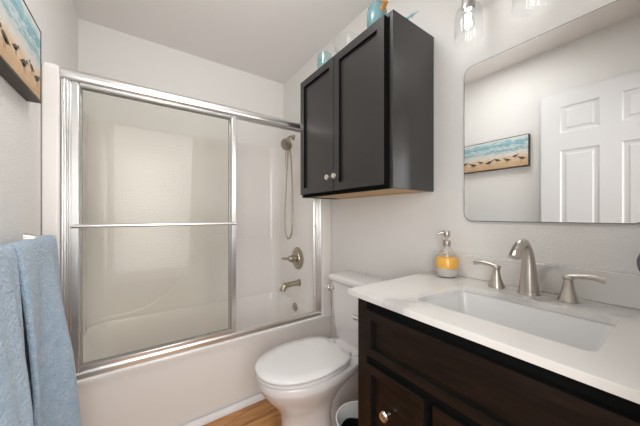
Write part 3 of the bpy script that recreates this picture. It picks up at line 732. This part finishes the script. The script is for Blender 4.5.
lathe(bm, [(0.040, CTOP), (0.047, CTOP+0.01), (0.050, CTOP+0.05), (0.049, CTOP+0.09), (0.044, CTOP+0.120), (0.033, CTOP+0.138), (0.020, CTOP+0.145)], (x, y, 0), 'Z', 28); obj('jar_body', bm, M['teal'], jar, label='teal glass body')
st = (0.945, 0.845)
bm = NB(); tube(bm, spline([(x-0.008, y-0.035, CTOP+0.085), (x-0.012, y-0.055, CTOP+0.092), (x-0.018, y-0.070, CTOP+0.104)], 5), [0.017, 0.012, 0.016], 14); obj('knob', bm, M['amber'], jar, label='amber brown knob')
bm = NB()
body = spline([(1.02, 0.90, CTOP+0.03), (1.03, 0.86, CTOP+0.036), (1.04, 0.81, CTOP+0.034), (1.045, 0.775, CTOP+0.032)], 5)
tube(bm, body, [0.004, 0.026, 0.026, 0.015, 0.006], 14)
# tail: two lobes rising and falling beyond the cabinet side
for pts_ in ([(1.045, 0.785, CTOP+0.032), (1.06, 0.755, CTOP+0.045), (1.085, 0.738, CTOP+0.062)], [(1.045, 0.785, CTOP+0.030), (1.030, 0.740, CTOP+0.018), (1.010, 0.728, CTOP-0.012)]):
    tube(bm, spline(pts_, 5), [0.007, 0.011, 0.002], 10, [0.6]*11)
# two small fins the fish stands on
for xx, yy in ((1.03, 0.85), (1.036, 0.81)): tube(bm, [(xx, yy, CTOP+0.018), (xx, yy, CTOP+0.0)], [0.008, 0.010], 8)
tag(obj('glass_fish', bm, M['aqua']), 'pale aqua glass fish with its tail over the near side of the cabinet', 'ornament')

# ------------------------------------------------------------------ small things low down
tp_ = thing('toilet_paper_holder', 'chrome toilet paper holder on the vanity side facing the toilet', 'toilet paper holder', (0.72, VY1, 0.778))
bm = NB(); lathe(bm, [(0.020, 0.0008), (0.019, 0.006), (0.009, 0.010), (0.008, 0.045), (0.011, 0.050), (0.010, 0.060), (0.002, 0.062)], (0.700, VY1, 0.775), 'Y', 18); obj('post', bm, M['chrome'], tp_)
bm = NB(); tube(bm, [(0.700, VY1+0.05, 0.775), (0.85, VY1+0.05, 0.775)], 0.006, 10); obj('roller', bm, M['chrome'], tp_)
bx_, by_ = 0.828, 0.868
wb = thing('wastebasket', 'small round white wastebasket, dark inside, between the vanity and the toilet', 'wastebasket', (bx_, by_, 0))
bm = NB(); lathe(bm, [(0.092, 0.001), (0.095, 0.01), (0.111, 0.235), (0.1145, 0.245), (0.113, 0.252), (0.108, 0.252), (0.105, 0.245), (0.090, 0.012)], (bx_, by_, 0), 'Z', 40); obj('bin', bm, M['liner'], wb)
bm = NB(); rings = []
for r_, z_ in ((0.084, 0.016), (0.1005, 0.176), (0.099, 0.180), (0.082, 0.05), (0.03, 0.03)):
    rings.append([(bx_+r_*math.cos(t), by_+r_*math.sin(t), z_+(0.006*math.sin(5*t) if z_ > 0.15 else 0)) for t in [2*PI*i/48 for i in range(48)]])
loft(bm, rings); obj('bag', bm, M['bin'], wb, smooth=60, label='black bag inside')
pf = thing('bath_pouf', 'purple rounded bath pouf just showing at the right photo edge above the backsplash', 'bath pouf', (1.128, 0.034, 0.997))
bm = NB(); bmesh.ops.create_uvsphere(bm, u_segments=36, v_segments=24, radius=0.055)
for v in bm.verts:
    d = v.co.normalized(); v.co *= 1+0.06*math.sin(d.x*22)*math.sin(d.y*19+1)*math.sin(d.z*21)
    v.co += Vector((1.128, 0.034, 1.052))
obj('pouf', bm, M['pouf'], pf, smooth=180)
bm = NB(); tube(bm, spline([(1.128, 0.032, 1.102), (1.128, 0.026, 1.155), (1.128, 0.020, 1.208)], 5), 0.002, 6); obj('cord', bm, M['trim'], pf)
hk = thing('wall_hook', 'small nickel hook beside the doorway holding the purple pouf', 'hook', (1.128, YF, 1.2))
bm = NB(); lathe(bm, [(0.014, 0.0006), (0.013, 0.004), (0.005, 0.006), (0.004, 0.080), (0.008, 0.084), (0.002, 0.088)], (1.128, YF, 1.203), 'Y', 14); obj('hook', bm, M['nickel'], hk)
